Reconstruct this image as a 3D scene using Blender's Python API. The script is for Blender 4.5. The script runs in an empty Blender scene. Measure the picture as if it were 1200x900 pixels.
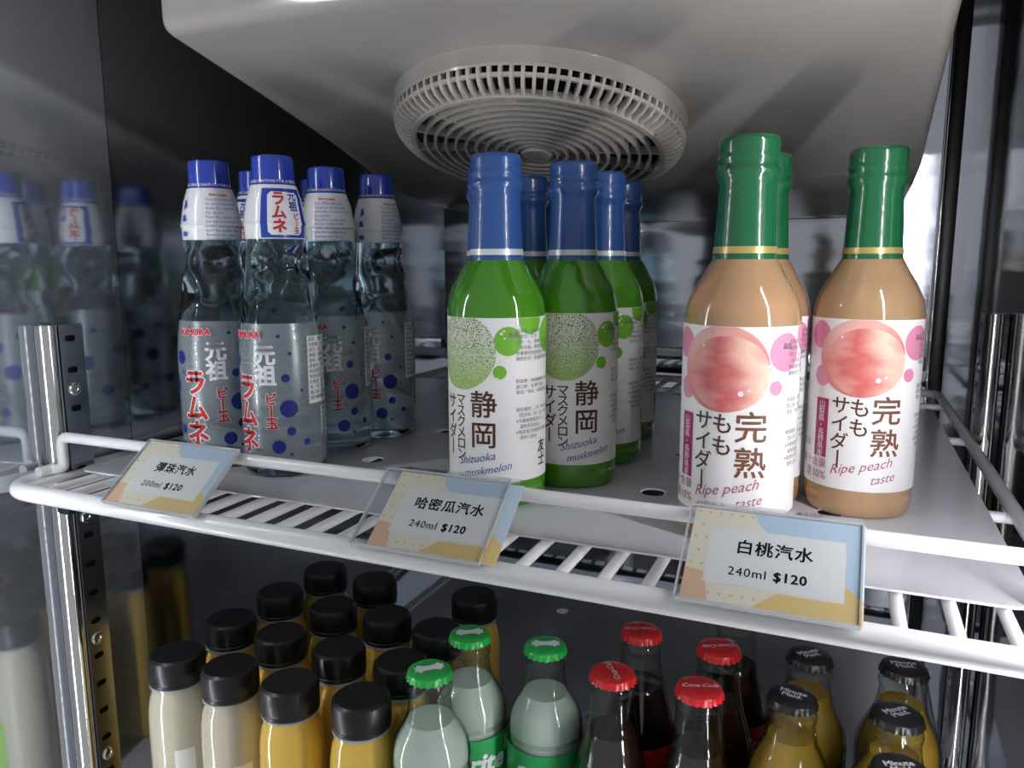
import bpy, bmesh, math, random
from mathutils import Vector, Matrix
random.seed(7)
PI = math.pi
scene = bpy.context.scene
COL = scene.collection

# ------------------------------------------------------------------ camera
cam = bpy.data.cameras.new('camera'); cam_o = bpy.data.objects.new('camera', cam); COL.objects.link(cam_o)
cam.lens = 27.27; cam.sensor_width = 36; cam.clip_start = 0.01; cam.clip_end = 30
CAM = Vector((0.4836, -0.3344, 0.1479))
cr, cu, cf = Vector((0.9180, 0.3966, -0.0026)), Vector((-0.0598, 0.1447, 0.9877)), Vector((-0.3921, 0.9065, -0.1565))
cam_o.matrix_world = Matrix((( cr.x, cu.x, -cf.x, CAM.x), (cr.y, cu.y, -cf.y, CAM.y), (cr.z, cu.z, -cf.z, CAM.z), (0, 0, 0, 1)))
scene.camera = cam_o
# ------------------------------------------------------------------ world, exposure
w = bpy.data.worlds.new('store'); scene.world = w; w.use_nodes = True
w.node_tree.nodes['Background'].inputs[0].default_value = (0.92, 0.95, 1.0, 1)
w.node_tree.nodes['Background'].inputs[1].default_value = 0.36
vs = scene.view_settings
vs.view_transform = 'Standard'; vs.look = 'None'; vs.gamma = 1; vs.use_curve_mapping = False; vs.exposure = 0.0
cy = scene.cycles
cy.max_bounces = 12; cy.transparent_max_bounces = 24; cy.transmission_bounces = 10; cy.glossy_bounces = 6
cy.sample_clamp_indirect = 4.0; cy.caustics_reflective = False; cy.caustics_refractive = False
LED_L, LED_R = 105.0, 190.0          # emission of the two LED strips

# ------------------------------------------------------------------ materials
MATS = {}
def mat(name, color=(.8, .8, .8), rough=.5, metal=0, spec=.5, trans=0, ior=1.45, coat=0, emit=None, alpha=1, sss=0, coat_rough=.03):
    if name in MATS: return MATS[name]
    m = bpy.data.materials.new(name); m.use_nodes = True; MATS[name] = m
    b = m.node_tree.nodes['Principled BSDF']
    b.inputs['Base Color'].default_value = (*color, 1); b.inputs['Roughness'].default_value = rough
    b.inputs['Metallic'].default_value = metal; b.inputs['Specular IOR Level'].default_value = spec
    b.inputs['Transmission Weight'].default_value = trans; b.inputs['IOR'].default_value = ior
    b.inputs['Coat Weight'].default_value = coat; b.inputs['Coat Roughness'].default_value = coat_rough
    if sss:
        b.inputs['Subsurface Weight'].default_value = sss; b.inputs['Subsurface Scale'].default_value = .02
    if emit:
        b.inputs['Emission Color'].default_value = (*color, 1); b.inputs['Emission Strength'].default_value = emit
    return m
def N(m, t, **kw):
    n = m.node_tree.nodes.new(t)
    for k, v in kw.items(): setattr(n, k, v)
    return n
def bump(m, scale=(1, 1, 1), nscale=10, strength=.1, dist=.01, detail=2, rough_var=None):
    nt = m.node_tree; b = nt.nodes['Principled BSDF']
    tc = N(m, 'ShaderNodeTexCoord'); mp = N(m, 'ShaderNodeMapping'); mp.inputs['Scale'].default_value = scale
    nz = N(m, 'ShaderNodeTexNoise'); nz.inputs['Scale'].default_value = nscale; nz.inputs['Detail'].default_value = detail
    bp = N(m, 'ShaderNodeBump'); bp.inputs['Strength'].default_value = strength; bp.inputs['Distance'].default_value = dist
    nt.links.new(tc.outputs['Object'], mp.inputs[0]); nt.links.new(mp.outputs[0], nz.inputs['Vector'])
    nt.links.new(nz.outputs['Fac'], bp.inputs['Height']); nt.links.new(bp.outputs[0], b.inputs['Normal'])
    if rough_var:
        mr = N(m, 'ShaderNodeMapRange'); mr.inputs['To Min'].default_value = rough_var[0]; mr.inputs['To Max'].default_value = rough_var[1]
        nt.links.new(nz.outputs['Fac'], mr.inputs['Value']); nt.links.new(mr.outputs[0], b.inputs['Roughness'])
    return m
def thin_glass(name, tint=(.95, .97, .97), ior=1.45, rough=.02, edge=(.9, .92, .92)):
    """a thin clear wall: lets light straight through, mirrors at grazing angles"""
    m = bpy.data.materials.new(name); m.use_nodes = True; MATS[name] = m; nt = m.node_tree
    nt.nodes.remove(nt.nodes['Principled BSDF']); out = nt.nodes['Material Output']
    tr = N(m, 'ShaderNodeBsdfTransparent'); tr.inputs[0].default_value = (*tint, 1)
    gl = N(m, 'ShaderNodeBsdfGlossy'); gl.inputs['Roughness'].default_value = rough
    lw = N(m, 'ShaderNodeLayerWeight'); lw.inputs[0].default_value = .5     # Schlick reflectance, the same from both faces
    pw = N(m, 'ShaderNodeMath', operation='POWER'); pw.inputs[1].default_value = 5; nt.links.new(lw.outputs['Facing'], pw.inputs[0])
    fr = N(m, 'ShaderNodeMath', operation='MULTIPLY_ADD'); fr.inputs[1].default_value = .9; fr.inputs[2].default_value = ((ior - 1) / (ior + 1)) ** 2; nt.links.new(pw.outputs[0], fr.inputs[0])
    ed_ = N(m, 'ShaderNodeMath', operation='POWER'); ed_.inputs[1].default_value = 2.5; nt.links.new(lw.outputs['Facing'], ed_.inputs[0])
    tm = N(m, 'ShaderNodeMix', data_type='RGBA'); tm.inputs['A'].default_value = (*tint, 1); tm.inputs['B'].default_value = (*edge, 1); nt.links.new(ed_.outputs[0], tm.inputs['Factor']); nt.links.new(tm.outputs['Result'], tr.inputs[0])
    mx = N(m, 'ShaderNodeMixShader')
    nt.links.new(fr.outputs[0], mx.inputs[0]); nt.links.new(tr.outputs[0], mx.inputs[1]); nt.links.new(gl.outputs[0], mx.inputs[2])
    nt.links.new(mx.outputs[0], out.inputs[0])
    return m
# steel of the cabinet
M_steel_l = bump(mat('steel_left', (.62, .66, .72), .10, 1), (1, .3, 3), 5, .06, .01, 2)
M_film = bump(mat('steel_left_film', (.62, .66, .72), .07, .84), (1, 1, 6), 14, .02, .005, 3)
M_steel_b = bump(mat('steel_back', (.56, .58, .63), .09, 1), (1.2, 1, 9), 4, .11, .01, 1)
M_steel_r = bump(mat('steel_right', (.78, .79, .83), .06, 1), (1, 1.2, 4), 5, .035, .01, 1)
M_dark = mat('dark_panel', (.012, .012, .014), .5)
M_chrome = mat('chrome', (.82, .80, .78), .09, 1)
M_slotmetal = bump(mat('slotted_steel', (.42, .44, .47), .22, 1), (1, 1, 8), 20, .05, .003)
M_black = mat('black_plastic', (.012, .012, .013), .35)
M_void_shade = mat('void_shade', (.004, .004, .004), .8)  # shade inside the post slots and the fan opening, painted near-black
M_wire = mat('white_wire_coating', (.74, .74, .755), .28, coat=.3)
M_plate = bump(mat('grey_shelf_plate', (.62, .62, .67), .16, spec=.5), (1, 1, 1), 12, .02, .002)
M_unit = bump(mat('beige_unit_plastic', (.43, .40, .37), .2, coat=.35), (1, 1, 1), 5, .02, .003)
M_grille = mat('beige_grille_plastic', (.56, .52, .475), .35)
M_fanblade = mat('fan_blade_grey', (.10, .10, .11), .5)
# bottles
M_ram = mat('ramune_glass', (.76, .94, .99), .01, trans=1, ior=1.34)
M_marble = mat('marble_glass', (.45, .60, .62), .02, trans=1, ior=1.5)
def liquid(name, col, trans, rough=.05, sss=0):
    return mat(name, col, rough, trans=trans, ior=1.36, coat=1, sss=sss)
M_melon = liquid('green_soda', (.11, .46, .018), .45)
M_peach = liquid('peach_soda', (.82, .50, .27), .50, .10)
M_bluecap = bump(mat('blue_sleeve', (.028, .092, .30), .27, coat=.5), (1, 1, 1), 120, .05, .001)
M_greencap = bump(mat('green_sleeve', (.010, .115, .042), .22, coat=.7), (1, 1, 1), 120, .05, .001)
M_silver = mat('silver_band', (.75, .77, .80), .3, .3)
M_gold = mat('gold_band', (.62, .46, .17), .3, .5)
M_paper = mat('label_paper', (.86, .85, .84), .42, coat=.15)
M_film_w = mat('white_film', (.80, .81, .83), .25, coat=.6)
M_film_b = mat('blue_film', (.012, .05, .42), .2, coat=.8)
def ink(n, c): return mat('ink_' + n, c, .5)
I_brown, I_black, I_blue, I_grey = ink('brown', (.085, .028, .012)), ink('black', (.012, .012, .014)), ink('blue', (.06, .10, .40)), ink('grey', (.16, .16, .17))
I_cobalt, I_red, I_white, I_pinktext = ink('cobalt', (.012, .025, .32)), ink('red', (.58, .018, .022)), ink('white', (.85, .85, .87)), ink('mauve', (.42, .10, .17))
I_magenta, I_lime, I_pink, I_bronze = ink('magenta', (.36, .015, .10)), ink('lime', (.17, .47, .03)), ink('pink', (.72, .26, .40)), ink('bronze', (.17, .058, .022))
I_sky, I_sand, I_cream, I_orange, I_card = ink('sky', (.50, .62, .74)), ink('sand', (.74, .54, .22)), ink('cream', (.82, .75, .60)), ink('orange', (.78, .50, .32)), ink('card', (.80, .79, .77))
I_dot = ink('dot', (.008, .016, .20)); I_star = ink('star', (.72, .55, .22)); I_bubble = ink('bubble', (.9, .72, .78)); I_bubble_g = ink('bubble_green', (.75, .85, .68))
def melon_print():
    m = mat('ink_melon', (.3, .5, .1), .5); nt = m.node_tree; b = nt.nodes['Principled BSDF']
    tc = N(m, 'ShaderNodeTexCoord'); mp = N(m, 'ShaderNodeMapping'); mp.inputs['Scale'].default_value = (1, 1, 1)
    nz = N(m, 'ShaderNodeTexNoise'); nz.inputs['Scale'].default_value = 150
    vm = N(m, 'ShaderNodeVectorMath', operation='MULTIPLY_ADD'); vm.inputs[1].default_value = (.003,) * 3
    vo = N(m, 'ShaderNodeTexVoronoi', feature='DISTANCE_TO_EDGE'); vo.inputs['Scale'].default_value = 720
    nt.links.new(tc.outputs['Object'], nz.inputs['Vector']); nt.links.new(nz.outputs['Color'], vm.inputs[0]); nt.links.new(tc.outputs['Object'], vm.inputs[2])
    nt.links.new(vm.outputs[0], vo.inputs['Vector'])
    r = N(m, 'ShaderNodeValToRGB'); r.color_ramp.elements[0].position = .12; r.color_ramp.elements[0].color = (.66, .68, .56, 1)
    r.color_ramp.elements[1].position = .26; r.color_ramp.elements[1].color = (.085, .19, .03, 1)
    nt.links.new(vo.outputs['Distance'], r.inputs[0])
    sx = N(m, 'ShaderNodeSeparateXYZ'); nt.links.new(tc.outputs['Object'], sx.inputs[0])
    mr = N(m, 'ShaderNodeMapRange'); mr.inputs['From Min'].default_value = .102; mr.inputs['From Max'].default_value = .074
    nt.links.new(sx.outputs['Z'], mr.inputs['Value'])
    mx = N(m, 'ShaderNodeMix', data_type='RGBA'); mx.inputs['B'].default_value = (.27, .46, .04, 1)
    mu = N(m, 'ShaderNodeMath', operation='MULTIPLY'); mu.inputs[1].default_value = .75; nt.links.new(mr.outputs[0], mu.inputs[0])
    nt.links.new(mu.outputs[0], mx.inputs['Factor']); nt.links.new(r.outputs[0], mx.inputs['A']); nt.links.new(mx.outputs['Result'], b.inputs['Base Color'])
    return m
def peach_print(name, cx, cz, dx, dz, cols):
    """printed fruit: an oblique wash of blush mottled by streaky noise"""
    m = mat(name, cols[1][1], .5); nt = m.node_tree; b = nt.nodes['Principled BSDF']
    tc = N(m, 'ShaderNodeTexCoord'); mp = N(m, 'ShaderNodeMapping'); mp.inputs['Scale'].default_value = (.6, .6, 1.5); mp.inputs['Rotation'].default_value = (0, .6, 0)
    nz = N(m, 'ShaderNodeTexNoise'); nz.inputs['Scale'].default_value = 60; nz.inputs['Detail'].default_value = 4; nz.inputs['Roughness'].default_value = .5
    nt.links.new(tc.outputs['Object'], mp.inputs[0]); nt.links.new(mp.outputs[0], nz.inputs['Vector'])
    dt = N(m, 'ShaderNodeVectorMath', operation='DOT_PRODUCT'); dt.inputs[1].default_value = (dx / .04, 0, dz / .04); nt.links.new(tc.outputs['Object'], dt.inputs[0])
    ma = N(m, 'ShaderNodeMath', operation='MULTIPLY_ADD'); ma.inputs[1].default_value = .9; nt.links.new(nz.outputs['Fac'], ma.inputs[0]); nt.links.new(dt.outputs['Value'], ma.inputs[2])
    sb = N(m, 'ShaderNodeMath', operation='SUBTRACT'); sb.inputs[1].default_value = (cx * dx + cz * dz) / .04 + .05; nt.links.new(ma.outputs[0], sb.inputs[0])
    r = N(m, 'ShaderNodeValToRGB'); e = r.color_ramp.elements
    e[0].position = cols[0][0]; e[0].color = (*cols[0][1], 1); e[1].position = cols[-1][0]; e[1].color = (*cols[-1][1], 1)
    for p, c in cols[1:-1]: x = e.new(p); x.color = (*c, 1)
    nt.links.new(sb.outputs[0], r.inputs[0]); nt.links.new(r.outputs[0], b.inputs['Base Color'])
    return m
M_peachback = peach_print('ink_peach_back', -.020, .098, .6, -.8, [(0, (.80, .48, .43)), (.45, (.74, .30, .27)), (1, (.62, .16, .15))])
M_peachfront = peach_print('ink_peach_front', -.0135, .0905, .95, .25, [(.10, (.74, .33, .28)), (.32, (.60, .13, .12)), (.46, (.68, .24, .21)), (.66, (.79, .46, .36)), (.85, (.82, .56, .42)), (1, (.74, .36, .30))])
M_meloncirc = melon_print()
M_blush = ink('blush', (.66, .16, .15)); M_peachlight = ink('peach_light', (.84, .60, .50))
# lower bottles
M_glass = thin_glass('clear_glass', (.93, .96, .94), 1.65, .02, (.42, .50, .45)); M_acryl = thin_glass('clear_acrylic', (.96, .97, .98), 1.4)
def silver_film():
    m = bpy.data.materials.new('silver_film'); m.use_nodes = True; nt = m.node_tree; b = nt.nodes['Principled BSDF']
    b.inputs['Base Color'].default_value = (.80, .87, .93, 1); b.inputs['Metallic'].default_value = .35; b.inputs['Roughness'].default_value = .28
    tr = N(m, 'ShaderNodeBsdfTransparent'); mx = N(m, 'ShaderNodeMixShader'); mx.inputs[0].default_value = .27
    nt.links.new(tr.outputs[0], mx.inputs[1]); nt.links.new(b.outputs[0], mx.inputs[2]); nt.links.new(mx.outputs[0], nt.nodes['Material Output'].inputs[0])
    return m
M_silverfilm = silver_film()
M_edge = mat('acrylic_edge', (.9, .93, .95), .15, trans=.6, ior=1.45)
M_coke = liquid('cola', (.012, .005, .004), 0); M_sprite = mat('lemon_soda', (.84, .97, .86), .08, trans=.32, ior=1.12)
M_apple = mat('amber_soda', (.88, .52, .07), .05, trans=.60, ior=1.2); M_juice = liquid('yellow_juice', (.72, .47, .075), 0, .15); M_whitejuice = liquid('pale_juice', (.52, .48, .37), 0, .15)
M_redcap = mat('red_crown', (.52, .012, .014), .3, coat=.4); M_grcap = mat('green_crown', (.015, .42, .065), .3, coat=.4); M_bkcap = mat('black_crown', (.006, .006, .007), .38, coat=.15)
M_blackcap = bump(mat('black_screw_cap', (.006, .006, .007), .36, coat=.1), (1, 1, 1), 60, .03, .001)
M_redlabel = mat('red_label', (.55, .02, .02), .4); M_grlabel = mat('green_label', (.02, .36, .09), .4); M_lime = mat('lime_label', (.23, .5, .05), .4)
M_led = mat('led_chip', (.93, .96, 1.0), .5, emit=1); M_ledr = mat('led_chip_right', (.95, .96, 1.0), .5, emit=1)
M_led.node_tree.nodes['Principled BSDF'].inputs['Emission Strength'].default_value = LED_L
M_ledr.node_tree.nodes['Principled BSDF'].inputs['Emission Strength'].default_value = LED_R

# ------------------------------------------------------------------ helpers
def link(name, me, m, parent=None, loc=(0, 0, 0), rot=(0, 0, 0), smooth=True):
    o = bpy.data.objects.new(name, me); COL.objects.link(o)
    if m and not me.materials: me.materials.append(m)
    if smooth:
        for p in me.polygons: p.use_smooth = True
        try: me.set_sharp_from_angle(angle=math.radians(38))
        except Exception: pass
    o.parent = parent; o.location = loc; o.rotation_euler = rot
    return o
def bm_mesh(bm, name):
    bmesh.ops.recalc_face_normals(bm, faces=bm.faces)
    me = bpy.data.meshes.new(name); bm.to_mesh(me); bm.free(); return me
def ob(name, bm, m, parent=None, **k): return link(name, bm_mesh(bm, name), m, parent, **k)
def thing(name, label, cat, loc=(0, 0, 0), rz=0, group=None):
    o = bpy.data.objects.new(name, None); COL.objects.link(o); o.empty_display_size = .02
    o.location = loc; o.rotation_euler = (0, 0, rz); o['label'] = label; o['category'] = cat
    if group: o['group'] = group
    return o
def struct(o): o['kind'] = 'structure'; return o
def dup(root, loc, rz, label, group=None):
    r = root.copy(); COL.objects.link(r); r.location = loc; r.rotation_euler = (0, 0, rz); r['label'] = label
    if group: r['group'] = group
    def rec(a, b):
        for ch in [c for c in a.children if c.name in bpy.data.objects]:
            c = ch.copy(); COL.objects.link(c); c.parent = b; rec(ch, c)
    rec(root, r); return r
def lathe(prof, seg=48, cap=True, fn=None):
    bm = bmesh.new(); rings = []
    for r, z in prof:
        ring = []
        for i in range(seg):
            t = 2 * PI * i / seg; rr = fn(r, z, t) if fn else r
            ring.append(bm.verts.new((rr * math.sin(t), -rr * math.cos(t), z)))
        rings.append(ring)
    for a, b in zip(rings, rings[1:]):
        for i in range(seg): bm.faces.new((a[i], a[(i + 1) % seg], b[(i + 1) % seg], b[i]))
    if cap: bm.faces.new(list(reversed(rings[0]))); bm.faces.new(rings[-1])
    return bm
def smooth_prof(pts, n=4):
    out = []; q = [tuple(pts[0])]
    for a, b in zip(pts, pts[1:]):          # keep long straight walls straight
        if b[1] - a[1] > .025:
            for t in (.006, b[1] - a[1] - .006):
                k = t / (b[1] - a[1]); q.append((a[0] + (b[0] - a[0]) * k, a[1] + t))
        q.append(tuple(b))
    pts = q
    P = [pts[0]] + list(pts) + [pts[-1]]
    for i in range(1, len(P) - 2):
        a, b, c, d = [Vector(p) for p in P[i - 1:i + 3]]
        for k in range(n):
            t = k / n
            out.append(tuple(.5 * ((2 * b) + (c - a) * t + (2 * a - 5 * b + 4 * c - d) * t * t + (3 * b - a - 3 * c + d) * t ** 3)))
    out.append(tuple(pts[-1])); return out
def box(x0, x1, y0, y1, z0, z1, bev=0, seg=2, bm=None):
    own = bm is None; b = bmesh.new()
    bmesh.ops.create_cube(b, size=1)
    for v in b.verts: v.co = Vector(((x0 + x1) / 2 + v.co.x * (x1 - x0), (y0 + y1) / 2 + v.co.y * (y1 - y0), (z0 + z1) / 2 + v.co.z * (z1 - z0)))
    if bev: bmesh.ops.bevel(b, geom=b.edges[:], offset=bev, segments=seg, profile=.5, affect='EDGES')
    if own: return b
    me = bpy.data.meshes.new('t'); b.to_mesh(me); b.free(); bm.from_mesh(me); bpy.data.meshes.remove(me); return bm
def fillet(pts, rad, n=6):
    """round the inner corners of a polyline"""
    P = [Vector(p) for p in pts]; out = [P[0]]
    for a, b, c in zip(P, P[1:], P[2:]):
        d1, d2 = (a - b), (c - b); l = min(rad, d1.length * .49, d2.length * .49); p, q = b + d1.normalized() * l, b + d2.normalized() * l
        for k in range(n + 1):
            t = k / n; out.append((1 - t) ** 2 * p + 2 * t * (1 - t) * b + t * t * q)
    out.append(P[-1]); return out
def tube(pts, r, seg=12, closed=False, bm=None):
    bm = bm or bmesh.new(); P = [Vector(p) for p in pts]; n = len(P); rings = []; up = None
    for i in range(n):
        if closed: t = (P[(i + 1) % n] - P[i - 1])
        else: t = P[min(i + 1, n - 1)] - P[max(i - 1, 0)]
        t.normalize()
        if up is None: up = t.orthogonal().normalized()
        up = (up - t * up.dot(t)).normalized(); s = t.cross(up)
        rings.append([bm.verts.new(P[i] + r * (math.cos(2 * PI * k / seg) * up + math.sin(2 * PI * k / seg) * s)) for k in range(seg)])
    pairs = list(zip(rings, rings[1:])) + ([(rings[-1], rings[0])] if closed else [])
    for a, b in pairs:
        for k in range(seg): bm.faces.new((a[k], a[(k + 1) % seg], b[(k + 1) % seg], b[k]))
    if not closed: bm.faces.new(list(reversed(rings[0]))); bm.faces.new(rings[-1])
    return bm
def flat(outer, holes=(), thick=0):
    """filled 2D outline with holes in the XY plane, as a mesh"""
    c = bpy.data.curves.new('c', 'CURVE'); c.dimensions = '2D'; c.fill_mode = 'BOTH'; c.extrude = thick / 2
    for poly in [outer] + list(holes):
        s = c.splines.new('POLY'); s.points.add(len(poly) - 1); s.use_cyclic_u = True
        for p, q in zip(s.points, poly): p.co = (q[0], q[1], 0, 1)
    o = bpy.data.objects.new('c', c); COL.objects.link(o)
    me = bpy.data.meshes.new_from_object(o.evaluated_get(bpy.context.evaluated_depsgraph_get()))
    bpy.data.objects.remove(o); bpy.data.curves.remove(c); me.materials.clear(); return me
def rrect(x0, x1, y0, y1, r, n=5):
    out = []
    for cx, cy_, a in ((x1 - r, y1 - r, 0), (x0 + r, y1 - r, 90), (x0 + r, y0 + r, 180), (x1 - r, y0 + r, 270)):
        for k in range(n + 1):
            t = math.radians(a + 90 * k / n); out.append((cx + r * math.cos(t), cy_ + r * math.sin(t)))
    return out
def circ(cx, cy_, r, n=24, rx=None): return [(cx + (rx or r) * math.cos(2 * PI * k / n), cy_ + r * math.sin(2 * PI * k / n)) for k in range(n)]
# ---- lettering
_tc = bpy.data.curves.new('lettering', 'FONT'); _tc.resolution_u = 2
_to = bpy.data.objects.new('lettering', _tc); COL.objects.link(_to)
def glyphs(body, size, x=0, y=0, align='CENTER', bold=0, shear=0, rot=0, line=1.0, sx=1, res=2, spacing=1, valign='CENTER'):
    """lettering as a flat bmesh, centred (or aligned) on x, y"""
    _tc.body = body; _tc.size = size; _tc.align_x = align; _tc.align_y = valign; _tc.shear = shear; _tc.space_line = line; _tc.resolution_u = res
    _tc.space_character = spacing
    dg = bpy.context.evaluated_depsgraph_get(); dg.update()
    me = bpy.data.meshes.new_from_object(_to.evaluated_get(dg))
    bm = bmesh.new(); offs = [(0, 0)] if not bold else [(bold * math.cos(a * PI / 3), bold * math.sin(a * PI / 3)) for a in range(6)] + [(0, 0)]
    for dx, dy in offs:
        t = bmesh.new(); t.from_mesh(me)
        for v in t.verts:
            v.co.x = v.co.x * sx + dx; v.co.y += dy
            px, py = v.co.x, v.co.y
            v.co.x = x + px * math.cos(rot) - py * math.sin(rot); v.co.y = y + px * math.sin(rot) + py * math.cos(rot); v.co.z = 0
        m2 = bpy.data.meshes.new('t'); t.to_mesh(m2); t.free(); bm.from_mesh(m2); bpy.data.meshes.remove(m2)
    bpy.data.meshes.remove(me); return bm
def vert_text(s): return '\n'.join('丨' if c == 'ー' else c for c in s)
def join(*bms):
    bm = bmesh.new()
    for b in bms:
        me = bpy.data.meshes.new('t'); b.to_mesh(me); b.free(); bm.from_mesh(me); bpy.data.meshes.remove(me)
    return bm
def poly_bm(*polys):
    bm = bmesh.new()
    for p in polys:
        me = flat(p); bm.from_mesh(me); bpy.data.meshes.remove(me)
    return bm
def wrap(bm, R, off=.0002, step=.0022, theta0=0):
    """bend a flat print (x along the girth, y up) round a bottle; R is a radius or a function of height"""
    xs = [v.co.x for v in bm.verts]; k = math.ceil(min(xs) / step)
    while k * step < max(xs):
        bmesh.ops.bisect_plane(bm, geom=bm.verts[:] + bm.edges[:] + bm.faces[:], dist=1e-7, plane_co=(k * step, 0, 0), plane_no=(1, 0, 0)); k += 1
    R0 = R if not callable(R) else None
    for v in bm.verts:
        r = R0 or R(v.co.y); t = theta0 + v.co.x / (R0 or R.base)
        v.co = Vector(((r + off) * math.sin(t), -(r + off) * math.cos(t), v.co.y))
    me = bpy.data.meshes.new('print'); bm.to_mesh(me); bm.free()
    me.update(); return me
def clip_top(bm, y, above=True):
    bmesh.ops.bisect_plane(bm, geom=bm.verts[:] + bm.edges[:] + bm.faces[:], dist=1e-7, plane_co=(0, y, 0), plane_no=(0, 1, 0), clear_outer=above, clear_inner=not above); return bm

# ------------------------------------------------------------------ cabinet shell
def wall_quad(name, pts, m):
    bm = bmesh.new(); bm.faces.new([bm.verts.new(p) for p in pts]); o = link(name, bm_mesh(bm, name), m, smooth=False); struct(o); return o
FL = math.tan(math.radians(3.0))
def XL(y): return -.036 - FL * y
def slab_wall(name, x0, y0, x1, y1, th, z0, z1, m, parent=None):
    d = Vector((x1 - x0, y1 - y0)); n = Vector((-d.y, d.x)).normalized() * th; bm = bmesh.new()
    c = [(x0, y0), (x1, y1), (x1 + n.x, y1 + n.y), (x0 + n.x, y0 + n.y)]
    lo = [bm.verts.new((a, b, z0)) for a, b in c]; hi = [bm.verts.new((a, b, z1)) for a, b in c]
    bm.faces.new(lo); bm.faces.new(hi)
    for i in range(4): bm.faces.new((lo[i], lo[(i + 1) % 4], hi[(i + 1) % 4], hi[i]))
    return ob(name, bm, m, parent, smooth=False)
YS = .106
wl = struct(slab_wall('wall_left', XL(YS), YS, XL(.70), .70, .02, -.60, .62, M_steel_l))
slab_wall('filmed_panel', XL(-.14), -.14, XL(YS - .0006), YS - .0006, .02, -.60, .62, M_film, wl)
struct(slab_wall('wall_right', .604, .70, .604, -.12, .02, -.60, .62, M_steel_r))
struct(slab_wall('wall_back', XL(.70), .70, .604, .70, .02, -.60, .62, M_steel_b))
struct(ob('ceiling', box(-.12, .63, -.12, .72, .62, .64), M_dark, smooth=False))
struct(ob('floor', box(-.12, .63, -.12, .72, -.62, -.60), M_steel_b, smooth=False))
struct(ob('trim_1', box(.5745, .5890, .680, .6995, -.6, .62, .002), M_black))            # dark corner post
ob('bright_edge', box(.5720, .5748, .681, .6995, -.6, .62, .001), M_chrome, bpy.data.objects['trim_1'])
struct(ob('trim_2', box(XL(.69) + .002, .5715, .690, .6998, .018, .034, .002), M_slotmetal))   # ledge along the back wall

# LED strips up the door jambs: the cabinet's own lamps
def led_strip(name, label, x, y, face, m):
    t = thing(name, label, 'lamp', (x, y, -.55), face)
    ob('housing', box(-.008, .008, 0, .006, 0, .90, .001), M_wire, t)
    bm = bmesh.new()
    for k in range(73): box(-.0028, .0028, -.0014, -.0002, .012 + k * .012, .012 + k * .012 + .0062, bm=bm)
    ch = ob('led_chips', bm, m, t, smooth=False); ch['kind'] = 'stuff'
led_strip('led_strip', 'slim white led light strip on the left door jamb', XL(-.115) + .014, -.110, math.radians(128), M_led)
led_strip('led_strip', 'slim white led light strip on the right door jamb', .590, -.012, math.radians(-118), M_ledr)

# ------------------------------------------------------------------ slotted posts
def post(name, label, x, y, ztop, z0, side, with_tube=True):
    t = thing(name, label, 'post', (x, y, z0)); H = ztop - z0
    holes = []; z = H - .010; k = 0; step = .0225
    screws = []
    while z > .02:
        if k % 5 == 2: screws.append(z)
        else: holes.append(rrect(.0085, .0165, z - .0022, z + .0022, .0021, 4))
        z -= step if k % 5 not in (1, 2) else step * .62; k += 1
    me = flat(rrect(.005, .023, 0, H, .001), holes, .0012)
    link('slotted_face', me, M_slotmetal, t, (side * .0065, 0, 0), (PI / 2, 0, PI / 2), smooth=False)
    ob('shade_backing', box(-.006, .003, .006, .0225, 0, H - .002), M_void_shade, t, smooth=False) if side > 0 else ob('shade_backing', box(-.003, .006, .006, .0225, 0, H - .002), M_void_shade, t, smooth=False)  # near-black box, paints the shade seen through the slots
    ob('front_edge', tube(fillet([(0, 0.0, 0), (0, 0, H)], .001), .0072, 20), M_chrome, t)
    for s in screws:
        b = lathe([(.0048, 0), (.0048, .0006), (.0040, .0012), (.0022, .0012), (.0018, .0004), (.0012, .0004)], 20)
        o = ob('screw', b, M_chrome, t, loc=(side * .0071, .0125, s), rot=(0, side * PI / 2, 0))
    return t
post('shelf_post', 'chrome slotted shelf post standing against the left wall', XL(.033) + .0076, .033, .1045, -.55, 1)
post('shelf_post', 'chrome slotted shelf post further back on the right wall', .594, .405, .1045, -.55, -1)

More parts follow.
